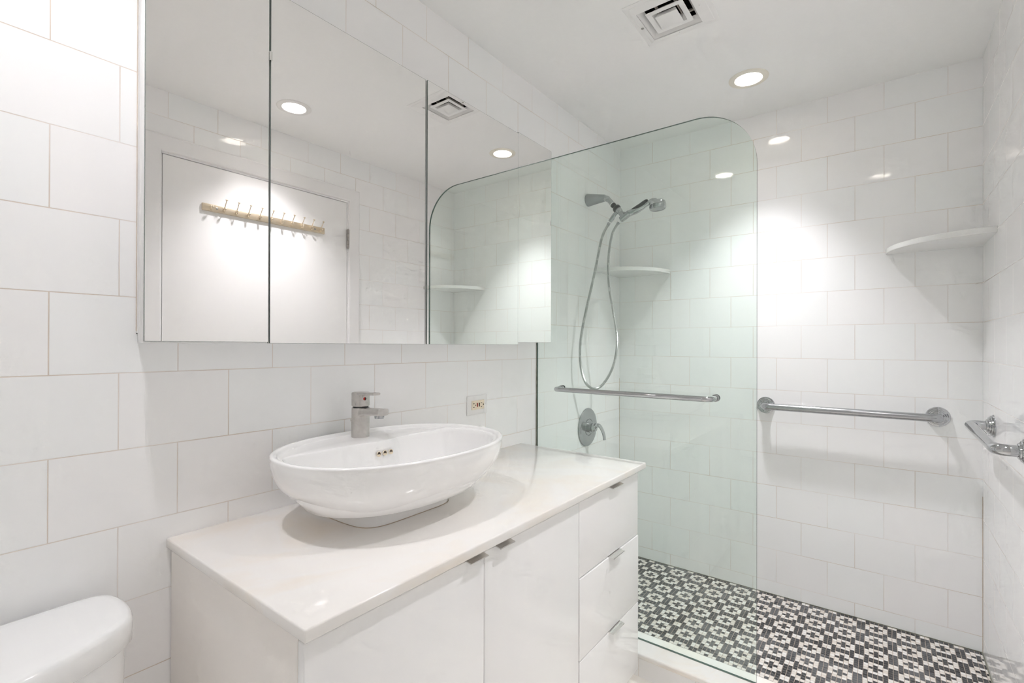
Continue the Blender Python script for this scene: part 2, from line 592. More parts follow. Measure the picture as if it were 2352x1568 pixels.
def build_ceiling():
    bm = bmesh.new()
    hs = 0.062
    holes = [(x - hs, x + hs, y - hs, y + hs, 'c') for x, y in DOWNLIGHTS] + [(IX - VO, IX + VO, IY - VO, IY + VO, 's')]
    x_lo, x_hi, y_lo, y_hi = XL - 0.1, XB + 0.1, -WR - 0.1, 0.1
    xs = sorted({x_lo, x_hi, *[h[0] for h in holes], *[h[1] for h in holes]})
    ys = sorted({y_lo, y_hi, *[h[2] for h in holes], *[h[3] for h in holes]})
    for xa, xb_ in zip(xs, xs[1:]):
        for ya, yb in zip(ys, ys[1:]):
            cx, cy_ = (xa + xb_) / 2, (ya + yb) / 2
            if any(h[0] < cx < h[1] and h[2] < cy_ < h[3] for h in holes):
                continue
            bm.faces.new([bm.verts.new((px, py, ZC)) for px, py in ((xa, ya), (xb_, ya), (xb_, yb), (xa, yb))])
    for (xa, xb_, ya, yb, k), (cx, cy_) in zip(holes[:3], DOWNLIGHTS):
        n = 48
        for i in range(n):
            vs = []
            for t in (i, i + 1):
                an = 2 * PI * t / n
                c, s = math.cos(an), math.sin(an)
                q = hs / max(abs(c), abs(s))
                vs.append(((cx + c * q, cy_ + s * q, ZC), (cx + c * RI, cy_ + s * RI, ZC)))
            bm.faces.new([bm.verts.new(p) for p in (vs[0][0], vs[1][0], vs[1][1], vs[0][1])])
    bmesh.ops.remove_doubles(bm, verts=bm.verts, dist=1e-5)
    for f in bm.faces:
        if f.normal.z > 0:
            f.normal_flip()
    me = bpy.data.meshes.new('ceiling')
    bm.to_mesh(me)
    bm.free()
    me.materials.append(M['ceil'])
    o = bpy.data.objects.new('ceiling', me)
    COL.objects.link(o)
    return structure(o)


build_ceiling()

# ------------------------------------------------------------------ walls and floors
structure(bx('wall_left', M['tile_v'], None, XL - 0.1, XB + 0.1, 0, 0.1, -0.1, ZC))
structure(bx('wall_back', M['tile_b'], None, XB, XB + 0.1, -WR - 0.1, 0, -0.1, ZC))
structure(bx('wall_front', M['tile_l'], None, XL - 0.1, XL, -WR - 0.1, 0, -0.1, ZC))

DX0, DX1, DZ = 0.7740, 1.7120, 2.0615   # door slab


def wall_right():
    bm = bmesh.new()
    y0, y1 = -WR - 0.1, -WR
    box(bm, XL, DX0 - 0.006, y0, y1, -0.1, ZC, mi=1)
    box(bm, DX0 - 0.006, 1.2325, y0, y1, DZ + 0.006, ZC, mi=1)
    box(bm, 1.2325, DX1 + 0.006, y0, y1, DZ + 0.006, ZC, mi=0)
    box(bm, DX1 + 0.006, XB, y0, y1, -0.1, ZC, mi=0)
    return structure(new_obj('wall_right', bm, None, mats=[M['tile_r'], M['tile_r2']], smooth=0))


wall_right()

structure(bx('floor', M['floor_tile'], None, XL, 1.72, -WR, 0, -0.1, ZF))
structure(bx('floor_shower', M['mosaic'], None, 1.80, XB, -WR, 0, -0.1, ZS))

# shower curb: tiled riser under a marble slab with a rounded nose
curb = bx('trim_1', M['tile_b'], None, 1.703, 1.822, -WR, 0, -0.1, 0.0655)
structure(curb)
bx('curb_slab', M['threshold'], curb, 1.690, 1.8265, -WR, 0, 0.0655, 0.0860, bev=0.0065, seg=4)

# stained grout bead where shower floor meets the walls
bd = bmesh.new()
box(bd, XB - 0.003, XB, -WR, 0, ZS, ZS + 0.003)
box(bd, 1.83, XB, -WR, -WR + 0.004, ZS, ZS + 0.003)
o = new_obj('trim_2', bd, M['seal'])
structure(o)
bd = bmesh.new()
box(bd, XB - 0.0013, XB, -WR, -WR + 0.0013, ZS, 0.62)
o = new_obj('trim_3', bd, M['caulk'])
structure(o)
bd = bmesh.new()
box(bd, XB - 0.0014, XB, -0.0014, 0, ZS, 1.02)
o = new_obj('trim_4', bd, M['caulk'])
structure(o)

# ------------------------------------------------------------------ door
door = bx('door_1', M['paint_white'], None, DX0, DX1, -WR - 0.045, -WR + 0.002, ZF + 0.008, DZ, bev=0.001)
structure(door)


def door_casing():
    bm = bmesh.new()
    w = 0.072
    y0, y1 = -WR, -WR + 0.013
    xi0, xi1, zi = DX0 - 0.006, DX1 + 0.010, DZ + 0.012
    prof = [(0.0, 0.004), (0.003, 0.010), (0.012, 0.013), (w - 0.006, 0.015), (w, 0.011), (w, 0.0), (0, 0)]
    rings = []
    path = [((xi0, ZF), (-1, 0)), ((xi0, zi), (-1, 1)), ((xi1, zi), (1, 1)), ((xi1, ZF), (1, 0))]
    for (px, pz), (dx, dz) in path:
        rings.append([Vector((px + dx * a, -WR + 0.0004 + h, pz + dz * a)) for a, h in prof])
    loft(bm, rings, True, True)
    return new_obj('door_casing', bm, M['casing'], door, smooth=20)


door_casing()
# door jamb inside the opening
bm = bmesh.new()
box(bm, DX0 - 0.006, DX0 - 0.003, -WR - 0.10, -WR + 0.001, ZF, DZ + 0.006)
box(bm, DX1 + 0.003, DX1 + 0.006, -WR - 0.10, -WR + 0.001, ZF, DZ + 0.006)
box(bm, DX0 - 0.006, DX1 + 0.006, -WR - 0.10, -WR + 0.001, DZ + 0.0035, DZ + 0.006)
new_obj('door_jamb', bm, M['casing'], door)
bx('gap_shade_block', M['black'], door, DX0 - 0.003, DX1 + 0.003, -WR - 0.10, -WR - 0.047, ZF, DZ + 0.0035)  # black block behind the slab, stands in for shade in the door gap
for hz in (1.790, 0.25):
    bm = bmesh.new()
    for k in range(5):
        z = hz + 0.0 + k * 0.0222
        lathe(bm, (DX1 + 0.0035, -WR + 0.009, z), (0, 0, 1), [(0, 0), (0.0068, 0), (0.0075, 0.001), (0.0075, 0.0195), (0.0068, 0.0205), (0, 0.0205)], 20)
    lathe(bm, (DX1 + 0.0035, -WR + 0.009, hz - 0.004), (0, 0, 1), [(0, 0), (0.004, 0.001), (0.005, 0.004)], 16)
    lathe(bm, (DX1 + 0.0035, -WR + 0.009, hz + 0.111), (0, 0, 1), [(0.005, 0), (0.004, 0.003), (0, 0.004)], 16)
    new_obj('hinge', bm, M['hinge'], door)

# ------------------------------------------------------------------ hook rail on the door
RY = -WR + 0.002
rack = thing('hook_rail', 'champagne coloured rail of eleven coat hooks screwed to the white door', 'coat rack', (1.245, RY, 1.86))
bx('rail', M['brass'], rack, 0.9300, 1.5600, RY, RY + 0.011, 1.8455, 1.8790, bev=0.0008)
for sx in (0.992, 1.500):
    bm = bmesh.new()
    lathe(bm, (sx, RY + 0.011, 1.8625), (0, 1, 0), [(0.005, 0), (0.005, 0.001), (0.003, 0.002), (0, 0.002)], 16)
    new_obj('screw', bm, M['screw'], rack)
for k in range(11):
    hx = 0.9665 + k * 0.0566
    bm = bmesh.new()
    yb = RY + 0.011
    box(bm, hx - 0.0035, hx + 0.0035, yb, yb + 0.0025, 1.851, 1.874, bev=0.0008)
    # lower prong with its knob
    lo = catmull([(hx, yb + 0.001, 1.857), (hx, yb + 0.010, 1.852), (hx, yb + 0.019, 1.857), (hx, yb + 0.021, 1.864)], 6)
    tube(bm, lo, 0.0021, 8)
    lathe(bm, (hx, yb + 0.021, 1.862), (0, 0.15, 1), [(0, 0), (0.0045, 0.001), (0.0058, 0.003), (0.0050, 0.0048), (0, 0.0056)], 14)
    if k > 0:
        hi_ = catmull([(hx, yb + 0.001, 1.866), (hx, yb + 0.010, 1.873), (hx, yb + 0.022, 1.888), (hx, yb + 0.033, 1.903)], 6)
        tube(bm, hi_, 0.0021, 8)
        lathe(bm, (hx, yb + 0.032, 1.902), (0, 0.6, 0.8), [(0, 0), (0.0048, 0.001), (0.0060, 0.003), (0.0052, 0.0052), (0, 0.006)], 14)
    new_obj('hook', bm, M['brass'], rack)

# ------------------------------------------------------------------ downlights
def downlight(i, trim, label, group=None):
    x, y = DOWNLIGHTS[i]
    t = thing('recessed_downlight', label, 'ceiling light', (x, y, ZC), group)
    bm = bmesh.new()
    lathe(bm, (x, y, ZC), (0, 0, -1), [(RO, -0.0002), (RO, 0.0015), (RO - 0.002, 0.003), (RO - 0.008, 0.004), (RI + 0.001, 0.0045), (RI - 0.001, 0.003), (RI - 0.001, -0.004)], 64)
    new_obj('trim_ring', bm, trim, t)
    bm = bmesh.new()
    lathe(bm, (x, y, ZC), (0, 0, 1), [(RI - 0.001, 0.001), (RI - 0.003, 0.020), (RI - 0.006, 0.040), (RI - 0.012, 0.055), (RI - 0.017, 0.059)], 64)
    new_obj('reflector', bm, M['baffle'], t)
    bm = bmesh.new()
    lathe(bm, (x, y, ZC + 0.055), (0, 0, 1), [(0, 0), (RI - 0.016, 0.0), (RI - 0.0135, 0.003)], 48)
    new_obj('lamp', bm, M['lens'][i], t)
    ld = bpy.data.lights.new('bulb', 'SPOT')
    ld.energy = BULB_W[i]
    ld.color = LAMP_COLOR
    ld.spot_size = math.radians((84, 96, 116)[i])
    ld.spot_blend = 1.0
    ld.shadow_soft_size = 0.038
    lo = bpy.data.objects.new('bulb', ld)
    COL.objects.link(lo)
    lo.parent = t
    lo.location = (0, 0, 0.012)
    return t


downlight(0, M['trim_cream'], 'lit round ceiling light with yellowed trim ring above the shower')
downlight(1, M['trim_white'], 'lit round ceiling light with white trim, near the door, seen in the mirror')
downlight(2, M['trim_white'], 'round ceiling light above the toilet, outside the picture')

# ------------------------------------------------------------------ air vent
vent = thing('ceiling_vent', 'square white metal air vent with nested plates in the ceiling', 'air vent', (VX, VY, ZC))
bm = bmesh.new()


def sq(h, z, r=0.0, n=4, outer=False):
    ox, oy = (VX, VY) if outer else (IX, IY)
    if r <= 0:
        r = 0.0005
    out = []
    for (cx, cy_, a0) in ((h - r, h - r, 0), (-h + r, h - r, 90), (-h + r, -h + r, 180), (h - r, -h + r, 270)):
        for k in range(n + 1):
            a = math.radians(a0 + 90 * k / n)
            out.append(Vector((ox + cx + r * math.cos(a), oy + cy_ + r * math.sin(a), z)))
    return out


loft(bm, [sq(0.127, ZC - 0.0002, .004, outer=True), sq(0.127, ZC - 0.001, .004, outer=True), sq(0.123, ZC - 0.0020, .003, outer=True), sq(0.113, ZC - 0.0024, .003, outer=True), sq(0.111, ZC - 0.0034, .003, outer=True), sq(VO - 0.001, ZC - 0.0044), sq(VO - 0.001, ZC + 0.000), sq(VO - 0.017, ZC + 0.020)], False, False)
new_obj('frame', bm, M['vent'], vent, smooth=20)
bm = bmesh.new()
loft(bm, [sq(VO - 0.017, ZC + 0.020), sq(VO - 0.014, ZC + 0.12)], False, True)
new_obj('duct', bm, M['black'], vent, smooth=20)
bm = bmesh.new()   # middle square plate with a sloped collar
zz = ZC - 0.001
loft(bm, [sq(0.036, zz + 0.020), sq(0.044, zz + 0.006), sq(0.0465, zz), sq(0.062, zz - 0.0005, .005), sq(0.0635, zz + 0.001, .005), sq(0.0615, zz + 0.003, .005), sq(0.046, zz + 0.0045), sq(0.040, zz + 0.020), sq(0.036, zz + 0.020)], False, False)
new_obj('louver_ring', bm, M['vent'], vent, smooth=20)
bm = bmesh.new()
loft(bm, [sq(0.0365, zz - 0.0075), sq(0.0375, zz - 0.007), sq(0.0368, zz - 0.005), sq(0.030, zz + 0.009), sq(0.026, zz + 0.009)], True, True)
new_obj('center_plate', bm, M['vent'], vent, smooth=20)
bm = bmesh.new()
box(bm, IX - 0.075, IX + 0.075, IY + 0.030, IY + 0.034, ZC + 0.018, ZC + 0.030)
box(bm, IX - 0.075, IX + 0.075, IY - 0.034, IY - 0.030, ZC + 0.018, ZC + 0.030)
box(bm, IX + 0.052, IX + 0.060, IY - 0.07, IY + 0.07, ZC + 0.03, ZC + 0.036)
new_obj('bracket', bm, M['vent_side'], vent)
for dx, dy in ((-0.099, 0.0), (0.099, 0.0), (0.0, 0.099), (0.0, -0.099)):
    bm = bmesh.new()
    lathe(bm, (VX + 0.008 + dx, VY + 0.008 + dy, ZC - 0.0032), (0, 0, -1), [(0.0052, 0), (0.0050, 0.0014), (0.0022, 0.0020), (0.0015, 0.0006), (0, 0.0006)], 20)
    new_obj('screw', bm, M['screw'] if (dy > 0) else M['vent'], vent)

# ------------------------------------------------------------------ mirror cabinet
cab = thing('mirror_cabinet', 'long mirrored medicine cabinet with four doors on tiled wall above sink', 'cabinet', (1.03, 0, 1.62))
bx('body', M['gloss_white'], cab, 0.3234, 1.738, -0.058, 0, 1.231, 2.030)
bx('gap_shade_strip', M['black'], cab, 0.3225, 0.334, -0.050, -0.001, 1.2295, 1.231)  # black strip under the body, put in for the shade of the gap
bx('side_caulk', M['wood'], cab, 0.3224, 0.3233, -0.003, 0, 1.236, 2.030)
MD = [  # x0, x1, front y, z0, z1, rim at left and bottom
    (0.3097, 0.5462, -0.0950, 1.2105, 2.031),
    (0.5488, 1.0262, -0.0950, 1.2105, 2.029),
    (1.0310, 1.5040, -0.0978, 1.2105, 2.0295),
    (1.5058, 1.7435, -0.0950, 1.2200, 2.036),
]
for i, (x0, x1, yf, z0, z1) in enumerate(MD):
    d = bx('door', M['gloss_white'], cab, x0, x1, yf + 0.0045, -0.0590, z0, z1, bev=0.0008)
    bm = bmesh.new()
    mz0 = z0 + (0.0035 if i < 1 else 0.0008)
    box(bm, x0 + 0.0006, x1 - 0.0006, yf, yf + 0.0042, mz0, z1 - 0.0006, mi=1)
    ff = [f for f in bm.faces if abs(f.calc_center_median().y - yf) < 1e-5]
    r_ = bmesh.ops.inset_region(bm, faces=ff, thickness=0.0008)
    for f in bm.faces:
        if abs(f.calc_center_median().y - yf) < 1e-5 and f not in r_['faces']:
            f.material_index = 0
    new_obj('mirror', bm, None, d, smooth=0, mats=[M['mirror'], M['mirror_edge']])
# dark gaps between the doors
for gx0, gx1 in ((0.5462, 0.5488), (1.0262, 1.0310), (1.5040, 1.5058)):
    bx('door_gap_strip', M['mirror_edge'], cab, gx0, gx1, -0.088, -0.0575, 1.2115, 2.027)
bm = bmesh.new()
tube(bm, [(0.5484, -0.0965, 1.862), (0.5484, -0.0965, 1.882)], 0.0032, 12)
new_obj('catch', bm, M['handle'], cab)

# ------------------------------------------------------------------ vanity: door unit, drawer unit, worktop
def slab(name, x0, x1, z0, z1, parent, mat=None, yf=-0.5365):
    return bx(name, mat or M['gloss_white'], parent, x0, x1, yf, yf + 0.018, z0, z1, bev=0.0022, seg=3)


def tab_pull(parent, x0, x1, ztop, yf=-0.5365):
    """edge pull: flat lip hooked over the top of the front"""
    bm = bmesh.new()
    prof = [(-0.001, 0.0015), (-0.004, 0.0022), (-0.008, 0.0008), (-0.0125, 0.0), (-0.0165, -0.0006), (-0.0165, -0.0030), (-0.012, -0.0024), (-0.0075, -0.0016), (-0.004, -0.0006), (-0.001, 0.0)]
    prof = [(0.012, 0.0015)] + prof + [(0.012, 0.0)]
    loft(bm, [[Vector((x, yf + a, ztop + h)) for a, h in prof] for x in (x0, x1)], True, True)
    return new_obj('handle', bm, M['handle'], parent, smooth=30)


VZ0, VZ1 = 0.078, 0.7640
vc = thing('vanity_cabinet', 'white gloss vanity base with two doors and a beige side, under the sink', 'cabinet', (0.795, -0.27, ZF))
bx('body', M['carcass'], vc, 0.3860, 1.2045, -0.5170, -0.004, VZ0, 0.7735)
bx('plinth', M['carcass'], vc, 0.41, 1.2045, -0.455, -0.02, ZF, VZ0)
d = slab('door', 0.3850, 0.7940, VZ0, VZ1, vc)
tab_pull(d, 0.7345, 0.7895, VZ1)
d = slab('door', 0.7965, 1.2040, VZ0, VZ1, vc)
tab_pull(d, 0.8300, 0.8830, VZ1)

dc = thing('drawer_cabinet', 'white gloss vanity unit with three drawers beside the shower glass', 'cabinet', (1.41, -0.27, ZF))
bx('body', M['gloss_white'], dc, 1.2050, 1.6180, -0.5170, -0.004, VZ0, 0.7735)
bx('plinth', M['gloss_white'], dc, 1.2050, 1.590, -0.455, -0.02, ZF, VZ0)
for k, (za, zb) in enumerate(((0.5490, VZ1), (0.3150, 0.5465), (VZ0, 0.3125))):
    d = slab('drawer', 1.2070, 1.6210, za, zb, dc, yf=-0.5365 if k == 0 else -0.5385)
    tab_pull(d, 1.3905, 1.4660 if k == 0 else 1.4700, zb, yf=-0.5365 if k == 0 else -0.5385)

top = bx('countertop', M['marble'], None, 0.3765, 1.6545, -0.5530, -0.0006, 0.7740, 0.7955, bev=0.0035, seg=3)
top['label'] = 'cream marble slab worktop on the vanity, holding the basin'
top['category'] = 'countertop'

# ------------------------------------------------------------------ vessel sink
sink = thing('vessel_sink', 'white oval ceramic vessel basin on a low foot on the cream worktop', 'sink', (0.80, -0.20, 0.7955))
SX, SY, SA, SB, SZ, SN = 0.8001, -0.2440, 0.2975, 0.2215, 0.9666, 2.22
ND = 160
PC = (0.800, -0.290)     # centre the bowl is drawn round


def sup(a, b, n, cx, cy_, an, px, py):
    """distance from (px,py) at angle an to a superellipse centred (cx,cy)"""
    c, s = math.cos(an), math.sin(an)
    lo, hi = 0.0, 1.2
    for _ in range(34):
        mid = (lo + hi) / 2
        x, y = px + c * mid - cx, py + s * mid - cy_
        if abs(x / a) ** n + abs(y / b) ** n < 1:
            lo = mid
        else:
            hi = mid
    return lo


def se_ring(a, b, n, cx, cy_, z, ry=None):
    ry = cy_ if ry is None else ry
    out = []
    for k in range(ND):
        an = 2 * PI * k / ND
        r = sup(a, b, n, cx, cy_, an, cx, ry)
        out.append(Vector((cx + math.cos(an) * r, ry + math.sin(an) * r, z)))
    return out


def build_sink():
    bm = bmesh.new()
    rings = []
    ZB = 0.7955
    # foot: rounded rectangle that runs back to the wall
    fa, fb, fy = 0.1430, 0.1560, -0.1580
    rings.append(se_ring(fa, fb, 5.5, SX, fy, ZB + 0.0008))
    rings.append(se_ring(fa + 0.001, fb + 0.0005, 5.5, SX, fy, ZB + 0.010))
    rings.append(se_ring(fa + 0.002, fb, 5.2, SX, fy, ZB + 0.026))
    # belly
    H = SZ - 0.006 - (ZB + 0.030)
    N = 18
    for k in range(N + 1):
        t = k / N
        f = (1 - (1 - t) ** 1.9) ** (1 / 1.45)
        a = fa + 0.004 + (SA + 0.001 - fa - 0.004) * f
        b = fb - 0.006 + (SB - fb + 0.006) * (0.10 + 0.90 * f)
        cyy = fy - 0.010 + (SY - fy + 0.010) * f
        n = 4.2 + (SN - 4.2) * f ** 0.8
        b = min(b, -0.002 - cyy)
        rings.append(se_ring(a, b, n, SX, cyy, ZB + 0.030 + H * t, fy + (PC[1] - fy) * min(1, 0.1 + t)))
    # lip
    for da, dz in ((0.0015, -0.004), (0.0005, -0.0015), (-0.003, 0.0), (-0.008, -0.0004), (-0.0125, -0.003), (-0.0150, -0.0070)):
        rings.append(se_ring(SA + da, min(SB + da, -0.002 - SY), SN, SX, SY, SZ + dz, PC[1]))
    # switch to rings seen from the bowl centre
    ia, ib = SA - 0.0165, min(SB - 0.0165, -0.018 - SY)
    zd = SZ - 0.0095            # deck level

    def inner(k, inset, deck):
        an = 2 * PI * k / ND
        c, s = math.cos(an), math.sin(an)
        r = sup(ia - inset, ib - inset, SN, SX, SY, an, *PC)
        if deck and s > 1e-6:
            # straight deck edge with a soft forward bulge below the tap
            rr = (-0.1560 - inset * 0.5 - PC[1]) / s
            x = PC[0] + c * rr
            bulge = 0.012 * math.exp(-((x - 0.806) / 0.045) ** 4)
            rr = (-0.1560 - bulge - inset * 0.5 - PC[1]) / s
            pw = 26
            r = (r ** -pw + rr ** -pw) ** (-1 / pw)
        return PC[0] + c * r, PC[1] + s * r
    rings2 = []
    rings2.append([Vector((*inner(k, 0.000, False), zd + 0.0018)) for k in range(ND)])
    rings2.append([Vector((*inner(k, 0.0022, False), zd + 0.0006)) for k in range(ND)])
    rings2.append([Vector((*inner(k, 0.005, False), zd)) for k in range(ND)])
    # deck surface runs on to the bowl edge (rings crowd at the front, spread at the back)
    def mixr(w, z, ins=0.006):
        out = []
        for k in range(ND):
            p, q = inner(k, 0.005, False), inner(k, ins, True)
            out.append(Vector((p[0] * (1 - w) + q[0] * w, p[1] * (1 - w) + q[1] * w, z)))
        return out
    rings2.append(mixr(0.5, zd, 0.0056))
    rings2.append(mixr(0.93, zd, 0.0058))
    rings2.append(mixr(1.0, zd - 0.0008, 0.0066))
    rings2.append(mixr(1.0, zd - 0.0035, 0.0088))
    for ins, z in ((0.0105, -0.012), (0.0145, -0.035), (0.020, -0.060), (0.030, -0.088), (0.047, -0.110)):
        rings2.append(mixr(1.0, zd + z, ins))
    last = rings2[-1]
    for s_, z in ((0.82, -0.121), (0.6, -0.128), (0.35, -0.131), (0.12, -0.133)):
        rings2.append([Vector((PC[0] + (p.x - PC[0]) * s_, PC[1] + 0.02 * (1 - s_) + (p.y - PC[1]) * s_, zd + z)) for p in last])
    R1 = [[bm.verts.new(p) for p in r] for r in rings]
    R2 = [[bm.verts.new(p) for p in r] for r in rings2]
    for R in (R1, R2):
        for a, b in zip(R, R[1:]):
            for k in range(ND):
                k2 = (k + 1) % ND
                bm.faces.new((a[k], a[k2], b[k2], b[k]))
    bm.faces.new(R1[0])
    bm.faces.new(R2[-1])
    for k in range(ND):
        k2 = (k + 1) % ND
        bm.faces.new((R1[-1][k], R1[-1][k2], R2[0][k2], R2[0][k]))
    return new_obj('bowl', bm, M['ceramic'], sink, smooth=60)


build_sink()
for hx in (0.7905, 0.8095, 0.8290):
    bm = bmesh.new()
    lathe(bm, (hx, -0.1790, 0.9255), (0, -1, 0.12), [(0.0068, 0), (0.0068, 0.0022), (0.0056, 0.0026), (0.0052, 0.0008), (0, 0.0008)], 28)
    for f in bm.faces:
        if f.calc_center_median().y > -0.1800 and (f.calc_center_median() - Vector((hx, f.calc_center_median().y, 0.9255))).length < 0.0050:
            f.material_index = 1
    new_obj('overflow_hole', bm, None, sink, mats=[M['almond'], M['hole']])
bm = bmesh.new()
lathe(bm, (0.800, -0.27, 0.8248), (0, 0, 1), [(0.030, 0), (0.028, 0.002), (0.020, 0.001), (0.019, 0.004), (0, 0.006)], 32)
new_obj('drain', bm, M['chrome'], sink)
bm = bmesh.new()
loft(bm, [se_ring(0.1442, 0.1572, 5.5, SX, -0.1585, z) for z in (0.7955, 0.7966)])
new_obj('caulk_bead', bm, M['caulk'], sink)

# ------------------------------------------------------------------ faucet
FX, FY = 0.8060, -0.0790
fc = thing('faucet', 'brushed nickel single lever faucet standing on the white basin', 'faucet', (FX, FY, 0.9571))
bm = bmesh.new()
lathe(bm, (FX, FY, 0.9571), (0, 0, 1), [(0, 0), (0.0236, 0), (0.0240, 0.0015), (0.0238, 0.004), (0.0236, 0.078), (0.0232, 0.0805), (0, 0.0805)], 56)
new_obj('body', bm, M['nickel'], fc)
bm = bmesh.new()
lathe(bm, (FX, FY, 1.0376), (0, 0, 1), [(0.0205, 0), (0.0205, 0.0035)], 40)
new_obj('collar', bm, M['dark_plastic'], fc)
# spout: flat bar rising slightly to its tip
bm = bmesh.new()
sp_rings = []
for y, zt, zb, hw in ((FY - 0.004, 1.0375, 1.0080, 0.0185), (FY - 0.022, 1.0375, 1.0150, 0.0180), (FY - 0.030, 1.0378, 1.0190, 0.0175), (FY - 0.055, 1.0390, 1.0200, 0.0170), (FY - 0.098, 1.0408, 1.0225, 0.0168)):
    r = []
    for k in range(24):
        an = 2 * PI * k / 24
        c, s = math.cos(an), math.sin(an)
        n = 5
        q = (abs(c) ** n + abs(s) ** n) ** (-1 / n)
        r.append(Vector((FX + c * q * hw, y, (zt + zb) / 2 + s * q * (zt - zb) / 2)))
    sp_rings.append(r)
loft(bm, sp_rings)
new_obj('spout', bm, M['nickel'], fc)
bm = bmesh.new()
lathe(bm, (FX, FY - 0.082, 1.0225), (0, 0, -1), [(0, 0), (0.0125, 0), (0.0128, 0.003), (0.0120, 0.0080), (0.010, 0.0080), (0.010, 0.006), (0, 0.006)], 28)
new_obj('aerator', bm, M['chrome_soft'], fc)
bm = bmesh.new()
lathe(bm, (FX, FY, 1.0411), (0, 0, 1), [(0, 0), (0.0222, 0), (0.0238, 0.002), (0.0238, 0.0350), (0.0232, 0.0370), (0.022, 0.0378), (0, 0.0380)], 56)
new_obj('handle_base', bm, M['nickel'], fc)
bm = bmesh.new()
lv = []
for y, zc_, th, hw in ((FY + 0.016, 1.0760, 0.0060, 0.0170), (FY - 0.014, 1.0755, 0.0064, 0.0205), (FY - 0.030, 1.0760, 0.0070, 0.0185), (FY - 0.050, 1.0770, 0.0070, 0.0170), (FY - 0.064, 1.0776, 0.0070, 0.0155), (FY - 0.070, 1.0778, 0.0068, 0.0120)):
    r = []
    for k in range(24):
        an = 2 * PI * k / 24
        c, s = math.cos(an), math.sin(an)
        n = 4
        q = (abs(c) ** n + abs(s) ** n) ** (-1 / n)
        r.append(Vector((FX + c * q * hw, y, zc_ + s * q * th / 2)))
    lv.append(r)
loft(bm, lv)
new_obj('lever', bm, M['nickel'], fc)
bm = bmesh.new()
dirn = Vector((-0.15, -1, 0)).normalized()
base = Vector((FX, FY, 1.0625)) + dirn * 0.0236
lathe(bm, base, dirn, [(0.0042, 0), (0.0042, 0.0008), (0.0036, 0.0012), (0, 0.0012)], 24)
for f in bm.faces:
    if f.calc_center_median().x > base.x:
        f.material_index = 1
new_obj('temperature_mark', bm, None, fc, mats=[M['redbright'], M['slot']])
bm = bmesh.new()
tube(bm, [(FX - 0.008, FY + 0.0285, 0.957), (FX - 0.008, FY + 0.0285, 0.998)], 0.0018, 10)
lathe(bm, (FX - 0.008, FY + 0.0285, 0.997), (0, 0, 1), [(0.002, 0), (0.0036, 0.001), (0.0036, 0.006), (0, 0.007)], 14)
new_obj('drain_rod', bm, M['nickel'], fc)

# ------------------------------------------------------------------ electrical outlet (set sideways)
ol = thing('electrical_outlet', 'almond safety outlet in a white plate set sideways in wall tile', 'outlet', (1.374, 0, 0.984))
OX0, OX1, OZ0, OZ1 = 1.3172, 1.4308, 0.9490, 1.0200
bx('plate', M['plate'], ol, OX0, OX1, -0.0050, 0, OZ0, OZ1, bev=0.0018, seg=3)
bx('receptacle', M['almond'], ol, 1.3405, 1.4095, -0.0085, -0.0045, 0.9675, 1.0015, bev=0.0010)
bx('reset_button', M['red'], ol, 1.3665, 1.3712, -0.0100, -0.0080, 0.9775, 0.9915, bev=0.0005)
bx('test_button', M['slot'], ol, 1.3775, 1.3822, -0.0100, -0.0080, 0.9775, 0.9915, bev=0.0005)
for sx, gx in ((1.3500, 1.3600), (1.3930, 1.4040)):
    for sz in (0.9770, 0.9905):
        bx('slot', M['slot'], ol, sx - 0.0040, sx + 0.0030, -0.00870, -0.0084, sz - 0.0012, sz + 0.0012)
    bm = bmesh.new()
    lathe(bm, (gx, -0.0084, 0.9840), (0, -1, 0), [(0.0024, 0), (0.0024, 0.0003), (0, 0.0003)], 16)
    new_obj('slot', bm, M['slot'], ol)
for sx in (1.3255, 1.4225):
    bm = bmesh.new()
    lathe(bm, (sx, -0.0048, 0.9845), (0, -1, 0), [(0.003, 0), (0.0028, 0.0009), (0, 0.0011)], 16)
    new_obj('screw', bm, M['plate'], ol)

# ------------------------------------------------------------------ shower glass
gp = thing('shower_screen', 'fixed green glass shower panel with one rounded top corner on marble curb', 'glass panel', (GX, -0.44, 0.086))


def build_glass():
    bm = bmesh.new()
    y0, y1, z0, z1, r = -0.0030, -0.8865, 0.0870, 2.0200, 0.200
    pts = [(y0, z0), (y0, z1)]
    n = 20
    for k in range(n + 1):
        a = PI / 2 * k / n
        pts.append((y1 + r - r * math.sin(a), z1 - r + r * math.cos(a)))
    pts.append((y1, z0))
    xa, xb_ = GX - 0.0045, GX + 0.0045
    A = [bm.verts.new((xa, y, z)) for y, z in pts]
    B = [bm.verts.new((xb_, y, z)) for y, z in pts]
    bm.faces.new(A)
    bm.faces.new(B)
    for i in range(len(pts)):
        j = (i + 1) % len(pts)
        bm.faces.new((A[i], A[j], B[j], B[i])).material_index = 1
    return new_obj('glass_pane', bm, None, gp, smooth=0, mats=[M['glass'], M['glass_edge']])


build_glass()
bm = bmesh.new()
prev = 0.80
random.seed(9)
zz0 = 0.088
while zz0 < 1.95:
    L = random.uniform(0.03, 0.13)
    w = random.uniform(0.0030, 0.0055)
    box(bm, GX - 0.0045 - w * 0.6, GX - 0.0045, -w, -0.0002, zz0, min(1.95, zz0 + L))
    zz0 += L
new_obj('wall_seal', bm, M['seal'], gp)
bx('bottom_seal', M['seal'], gp, GX - 0.0052, GX - 0.0046, -0.886, -0.003, 0.0860, 0.0866)

